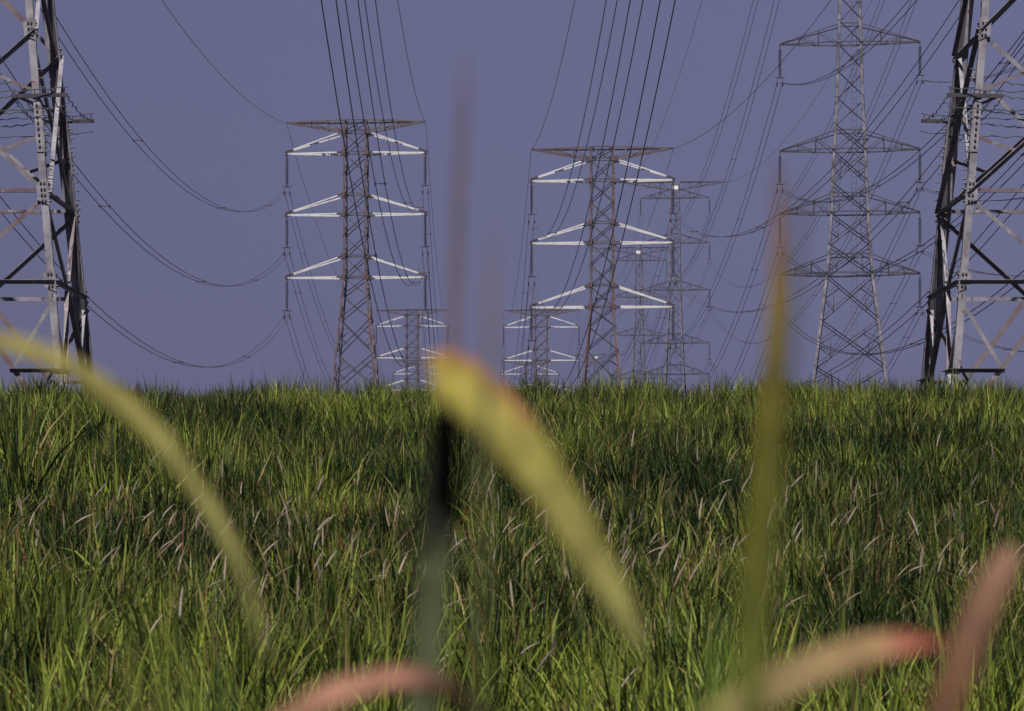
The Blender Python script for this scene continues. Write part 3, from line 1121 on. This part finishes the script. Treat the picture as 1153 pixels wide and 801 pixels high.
for s in (-1, 1):
    for j, za in enumerate(ARM_C):
        nr = Vector((27.6 + s * 6.3, DN, za + CZ - DROP))
        at_ = chain(keys, s, za, HALF_C - 0.03, nr, None)
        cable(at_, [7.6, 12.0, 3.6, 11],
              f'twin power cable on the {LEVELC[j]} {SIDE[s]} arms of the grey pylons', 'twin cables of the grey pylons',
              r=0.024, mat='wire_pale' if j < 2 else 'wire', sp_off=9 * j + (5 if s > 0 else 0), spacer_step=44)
    at_ = [Vector((27.6 + s * 8.3, DN, TOP_C + CZ))]
    for k in keys:
        at_.append(hang_point(k, s, TOP_C - 0.15, 8.3))
    cable(at_, [5.5, 6.5, 2.5, 8], f'thin single wire joining the {SIDE[s]} tips of the tall grey pylons', 'thin earth wires', r=0.02, twin=False, mat='wire_thin', name='earth_wire')


# ------------------------------------------------------------------ broad leaves close to the lens
def catmull(pts, n):
    out = []
    P = [pts[0]] + list(pts) + [pts[-1]]
    seg = len(pts) - 1
    for i in range(n + 1):
        u = i / n * seg
        k = min(int(u), seg - 1)
        t = u - k
        p0, p1, p2, p3 = [np.array(P[k + m], float) for m in range(4)]
        out.append(0.5 * ((2 * p1) + (-p0 + p2) * t + (2 * p0 - 5 * p1 + 4 * p2 - p3) * t * t + (-p0 + 3 * p1 - 3 * p2 + p3) * t ** 3))
    return out


def leaf(name, pts, cols, parent, origin, fold=0.25, face=(0, -1, 0.35), edge=None, n=44):
    """pts: (px, py, distance, width in px) along the mid-rib; cols: (t, rgb) along it; edge: colour of one margin"""
    sm = catmull(pts, n)
    C_ = [at(p[0], p[1], p[2]) for p in sm]
    Wd = [p[3] * p[2] / F for p in sm]
    fc = Vector(face).normalized()
    vs, fs, col = [], [], []
    for i, c in enumerate(C_):
        tg = (C_[min(i + 1, n)] - C_[max(i - 1, 0)]).normalized()
        sd_ = tg.cross(fc).normalized()
        nm = sd_.cross(tg).normalized()
        h = Wd[i] / 2
        th = 0.0004
        t = i / n
        for (t0, c0), (t1, c1) in zip(cols[:-1], cols[1:]):
            if t0 <= t <= t1:
                f = (t - t0) / max(1e-6, t1 - t0)
                cc = [c0[m] + (c1[m] - c0[m]) * f for m in range(3)]
                break
        for u in (-1, -0.45, 0, 0.45, 1):
            p = c + sd_ * h * u + nm * (abs(u) * h * fold)
            wob = 0.02 * h * math.sin(i * 0.9 + u * 5)
            for q in (1, -1):
                vs.append(p + nm * (q * th + wob) - Vector(origin))
                k = dict(cc=cc)['cc']
                if edge and u == edge[0]:
                    e0, e1 = edge[2], edge[3]
                    if e0 <= t <= e1:
                        k = edge[1]
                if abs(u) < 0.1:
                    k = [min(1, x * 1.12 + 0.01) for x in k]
                col.append((*k, 1))
    m = 10
    for i in range(n):
        for j in range(4):
            a, b = i * m + j * 2, i * m + j * 2 + 2
            fs.append((a, b, b + m, a + m))
            fs.append((a + 1, a + 1 + m, b + 1 + m, b + 1))
        fs.append((i * m, i * m + m, i * m + m + 1, i * m + 1))
        fs.append((i * m + 8, i * m + 9, i * m + m + 9, i * m + m + 8))
    me = bpy.data.meshes.new(name)
    me.from_pydata([tuple(v) for v in vs], [], fs)
    me.polygons.foreach_set('use_smooth', [True] * len(fs))
    at_ = me.attributes.new('tint', 'FLOAT_COLOR', 'POINT')
    at_.data.foreach_set('color', np.array(col, np.float32).ravel())
    me.materials.append(M['leaf'])
    me.update()
    o = bpy.data.objects.new(name, me)
    COL.objects.link(o)
    o.parent = parent
    return o


def root_row(d):
    """row of the photograph at which the ground at distance d lies"""
    return HY + CZ * F / d


OLIVE = (0.25, 0.215, 0.045)
GREYG = (0.085, 0.105, 0.05)
STEM_SHADE = (0.020, 0.024, 0.016)
PINK = (0.34, 0.15, 0.12)
RED = (0.30, 0.05, 0.045)
TAN = (0.36, 0.25, 0.11)
BROWN = (0.20, 0.11, 0.06)
GREEN = (0.10, 0.17, 0.03)


def plant(label, x, d):
    p = at(x, root_row(d), d)
    p.z = 0
    return thing('tall_grass_plant', label, 'grass plant', p, 0, 'out of focus grass leaves close to the lens'), p


# the plant in the middle: upright stem with a thin blurred tip, and a broad yellow leaf folded over to the right
pl, o = plant('blurred plant in the middle with a broad yellow leaf bent down to the right', 470, 1.4)
d = 1.4
leaf('stem', [(466, root_row(d), d, 16), (470, 1900, d, 18), (474, 900, d, 28), (481, 760, d, 32), (487, 660, d, 33), (492, 605, d, 31)],
     [(0, GREYG), (1, GREYG)], pl, o, fold=0.5)
leaf('shaded_stem', [(490, 630, d, 36), (494, 580, d, 40), (498, 530, d, 36), (503, 470, d, 26)], [(0, STEM_SHADE), (0.75, STEM_SHADE), (1, (0.05, 0.06, 0.03))], pl, o, fold=0.5)  # stem section with the bent leaf's shade put into its dark colour
leaf('leaf', [(502, 500, d, 12), (509, 410, d, 12), (514, 300, d + .02, 11), (518, 200, d + .03, 10), (522, 110, d + .04, 7), (524, 60, d + .05, 2)],
     [(0, (0.11, 0.075, 0.085)), (1, (0.10, 0.065, 0.085))], pl, o, fold=0.4)
leaf('leaf', [(486, 424, 1.38, 40), (502, 424, 1.38, 60), (532, 446, 1.37, 64), (572, 488, 1.36, 60), (617, 547, 1.35, 50), (657, 612, 1.34, 43), (692, 672, 1.33, 32), (724, 732, 1.32, 10)],
     [(0, (0.26, 0.19, 0.035)), (0.2, OLIVE), (0.6, (0.22, 0.20, 0.052)), (0.8, (0.19, 0.178, 0.052)), (1, (0.15, 0.15, 0.05))], pl, o, fold=0.18,
     edge=(-1, (0.27, 0.105, 0.06), 0.05, 0.45))

pl, o = plant('blurred plant at the left with an olive leaf arching down to the right', -60, 1.45)
leaf('stem', [(-60, root_row(1.45), 1.45, 14), (-58, 2000, 1.45, 14), (-54, 900, 1.45, 12), (-46, 480, 1.45, 10), (-40, 390, 1.45, 8)], [(0, GREYG), (1, GREYG)], pl, o, fold=0.5)
leaf('leaf', [(-46, 376, 1.45, 10), (-10, 383, 1.45, 20), (40, 396, 1.45, 21), (95, 422, 1.44, 23), (150, 463, 1.43, 22), (200, 520, 1.42, 19), (242, 582, 1.41, 16), (275, 650, 1.40, 12), (300, 745, 1.39, 4)],
     [(0, (0.25, 0.215, 0.055)), (0.4, (0.22, 0.195, 0.06)), (1, (0.18, 0.18, 0.06))], pl, o, fold=0.15)

pl, o = plant('blurred upright plant at the right with an olive blade standing above the grass line', 838, 1.35)
leaf('leaf', [(836, root_row(1.35), 1.35, 14), (838, 2000, 1.35, 20), (842, 900, 1.35, 30), (846, 740, 1.35, 32), (854, 600, 1.35, 29), (865, 480, 1.35, 24), (872, 380, 1.35, 19), (876, 290, 1.36, 14), (877, 215, 1.37, 7), (878, 180, 1.37, 2)],
     [(0, (0.11, 0.14, 0.02)), (0.5, (0.13, 0.135, 0.02)), (0.64, (0.17, 0.135, 0.028)), (0.74, (0.16, 0.10, 0.035)), (0.84, (0.13, 0.07, 0.045)), (1, (0.11, 0.055, 0.06))], pl, o, fold=0.4)
leaf('leaf', [(836, 1500, 1.0, 20), (842, 900, 1.0, 26), (872, 560, .98, 12), (892, 330, .96, 9), (905, 205, .95, 4)],
     [(0, (0.14, 0.17, 0.03)), (0.75, (0.16, 0.15, 0.04)), (1, (0.15, 0.08, 0.08))], pl, o, fold=0.4)

pl, o = plant('blurred plant low at the right with a tan leaf ending in a red tip', 760, 1.3)
leaf('leaf', [(752, root_row(1.3), 1.3, 14), (750, 2000, 1.3, 20), (752, 1000, 1.3, 30), (790, 838, 1.3, 40), (850, 788, 1.3, 44), (915, 754, 1.3, 42), (970, 735, 1.3, 38), (1015, 726, 1.3, 28), (1062, 724, 1.3, 6)],
     [(0, (0.2, 0.2, 0.06)), (0.6, (0.26, 0.19, 0.09)), (0.80, (0.31, 0.20, 0.10)), (0.89, (0.34, 0.115, 0.08)), (1, (0.27, 0.06, 0.055))], pl, o, fold=0.2)

pl, o = plant('blurred pinkish brown leaf slanting up at the lower right corner', 1010, 1.25)
leaf('leaf', [(985, root_row(1.25), 1.25, 14), (990, 2200, 1.25, 22), (1010, 1100, 1.25, 30), (1040, 880, 1.25, 36), (1068, 785, 1.25, 38), (1096, 710, 1.25, 38), (1122, 652, 1.25, 34), (1140, 618, 1.25, 14)],
     [(0, (0.16, 0.12, 0.05)), (0.6, (0.17, 0.085, 0.05)), (0.9, (0.30, 0.165, 0.115)), (1, (0.31, 0.17, 0.125))], pl, o, fold=0.3)

pl, o = plant('blurred pink leaf curving along the bottom edge left of the middle', 240, 1.3)
leaf('leaf', [(236, root_row(1.3), 1.3, 12), (240, 2000, 1.3, 18), (262, 1000, 1.3, 26), (296, 850, 1.3, 30), (350, 795, 1.3, 31), (405, 773, 1.3, 27), (448, 764, 1.3, 23), (488, 768, 1.31, 22), (525, 790, 1.32, 18), (556, 840, 1.33, 4)],
     [(0, (0.16, 0.12, 0.05)), (0.50, (0.35, 0.18, 0.125)), (0.69, (0.36, 0.17, 0.13)), (0.76, (0.13, 0.07, 0.05)), (0.84, (0.06, 0.038, 0.022)), (1, (0.05, 0.03, 0.02))], pl, o, fold=0.2)

pl, o = plant('faint thin blurred blade standing just right of the middle plant', 545, 1.15)
leaf('leaf', [(530, root_row(1.15), 1.15, 6), (534, 2000, 1.15, 6), (540, 800, 1.15, 6), (546, 500, 1.15, 8), (552, 340, 1.15, 9), (556, 250, 1.15, 2)],
     [(0, (0.12, 0.14, 0.04)), (0.62, (0.12, 0.12, 0.05)), (0.75, (0.21, 0.15, 0.15)), (1, (0.21, 0.15, 0.16))], pl, o, fold=0.4)


def tuft(label, x, d, spec):
    pl, o = plant(label, x, d)
    for (dx, tx_, ty_, wd, c) in spec:
        rr = root_row(d)
        bx = x + dx
        leaf('leaf', [(bx, rr, d, wd * .6), (bx + (tx_ - bx) * .25, rr + (ty_ - rr) * .4, d, wd), (bx + (tx_ - bx) * .6, rr + (ty_ - rr) * .78, d + .03, wd * .9), (tx_, ty_, d + .08, 1.5)],
             [(0, c), (1, c)], pl, o, fold=0.35, n=16)


tuft('blurred bright green tuft at the bottom edge right of the middle', 815, 1.1,
     [(-20, 792, 720, 46, (0.12, 0.20, 0.03)), (0, 812, 690, 60, (0.14, 0.22, 0.035)), (20, 838, 700, 50, (0.11, 0.18, 0.03))])
tuft('blurred yellow green tuft at the bottom edge on the left', 190, 1.2,
     [(-40, 150, 680, 56, (0.12, 0.14, 0.03)), (-10, 182, 690, 60, (0.11, 0.13, 0.03)), (10, 214, 715, 56, (0.09, 0.12, 0.03)), (50, 255, 735, 50, (0.025, 0.06, 0.02))])


# ------------------------------------------------------------------ pale feathery seed heads
def plume_mesh(seed, bend):
    rr = random.Random(seed)
    stalk = MB()
    pts = []
    for i in range(9):
        t = i / 8
        pts.append(Vector((bend * 0.22 * t ** 2.2, 0, 0.64 * t)))
    stalk.tube(pts, [0.004 - 0.002 * i / 8 for i in range(9)], 5)
    pl_ = MB()
    L = 0.17 + 0.05 * rr.random()
    p0 = pts[-1]
    d0 = (pts[-1] - pts[-2]).normalized()
    axis = []
    for i in range(11):
        t = i / 10
        dd = (d0 + Vector((bend * 0.45 * t, 0, -abs(bend) * 0.15 * t))).normalized()
        axis.append(p0 if i == 0 else axis[-1] + dd * L / 10)
    pl_.tube(axis, [0.0066 * math.sin(math.pi * min(0.97, 0.12 + 0.85 * i / 10)) ** 0.7 + 0.001 for i in range(11)], 7)
    for i in range(170):                # the fine hairs
        t = rr.random()
        k = min(9, int(t * 10))
        c = axis[k].lerp(axis[k + 1], t * 10 - k)
        dd = (axis[k + 1] - axis[k]).normalized()
        a = rr.random() * 2 * math.pi
        sidev = Vector((math.cos(a), math.sin(a), 0.2))
        e1 = c + dd * (0.015 + 0.02 * rr.random()) + sidev * (0.010 + 0.012 * rr.random()) * math.sin(math.pi * (0.15 + 0.8 * t))
        s_ = dd.cross(sidev).normalized() * 0.0016
        pl_.add([c - s_, c + s_, e1], [(0, 1, 2)])
    return stalk, pl_


def tint(o, c):
    at_ = o.data.attributes.new('tint', 'FLOAT_COLOR', 'POINT')
    at_.data.foreach_set('color', np.tile(np.array([*c, 1], np.float32), len(o.data.vertices)))


GP = 'pale seed heads standing in the grass'
LP = 'pale feathery seed head on a thin stalk among the green grass'
protos = []
for i in range(7):
    rt = thing('seed_head', LP, 'seed head', (0, 0, 0), 0, GP)
    a, b = plume_mesh(40 + i, (0.15, 0.4, 0.7, 1.0, -0.3, 0.55, 0.85)[i])
    c = [(0.38, 0.31, 0.25), (0.46, 0.39, 0.33), (0.29, 0.23, 0.16), (0.41, 0.34, 0.28), (0.33, 0.26, 0.20), (0.48, 0.41, 0.34), (0.26, 0.20, 0.14)][i]
    so_ = a.build('stalk', M['plume'], rt)
    tint(so_, (0.16, 0.17, 0.06))
    po = b.build('plume', M['plume'], rt)
    tint(po, c)
    protos.append(rt)
cand = []
pr = random.Random(5)
while len(cand) < 270:
    if pr.random() < 0.62:
        y = pr.gauss(23.0, 1.5)
    else:
        y = pr.uniform(15.5, 31)
    if not 15 < y < 40:
        continue
    x = pr.uniform(-1, 1) * (0.178 * y)
    cand.append((x, y))
for i, (x, y) in enumerate(cand):
    o = protos[i] if i < 7 else copy_tree(protos[pr.randrange(7)])
    o.location = (x, y, float(ground_z(x, y)) + pr.uniform(-0.02, 0.03))
    o.rotation_euler = (pr.gauss(0, 0.08), pr.gauss(0.10, 0.22), pr.gauss(0, 0.7))
    s = pr.uniform(0.70, 1.04)
    o.scale = (s, s, s)
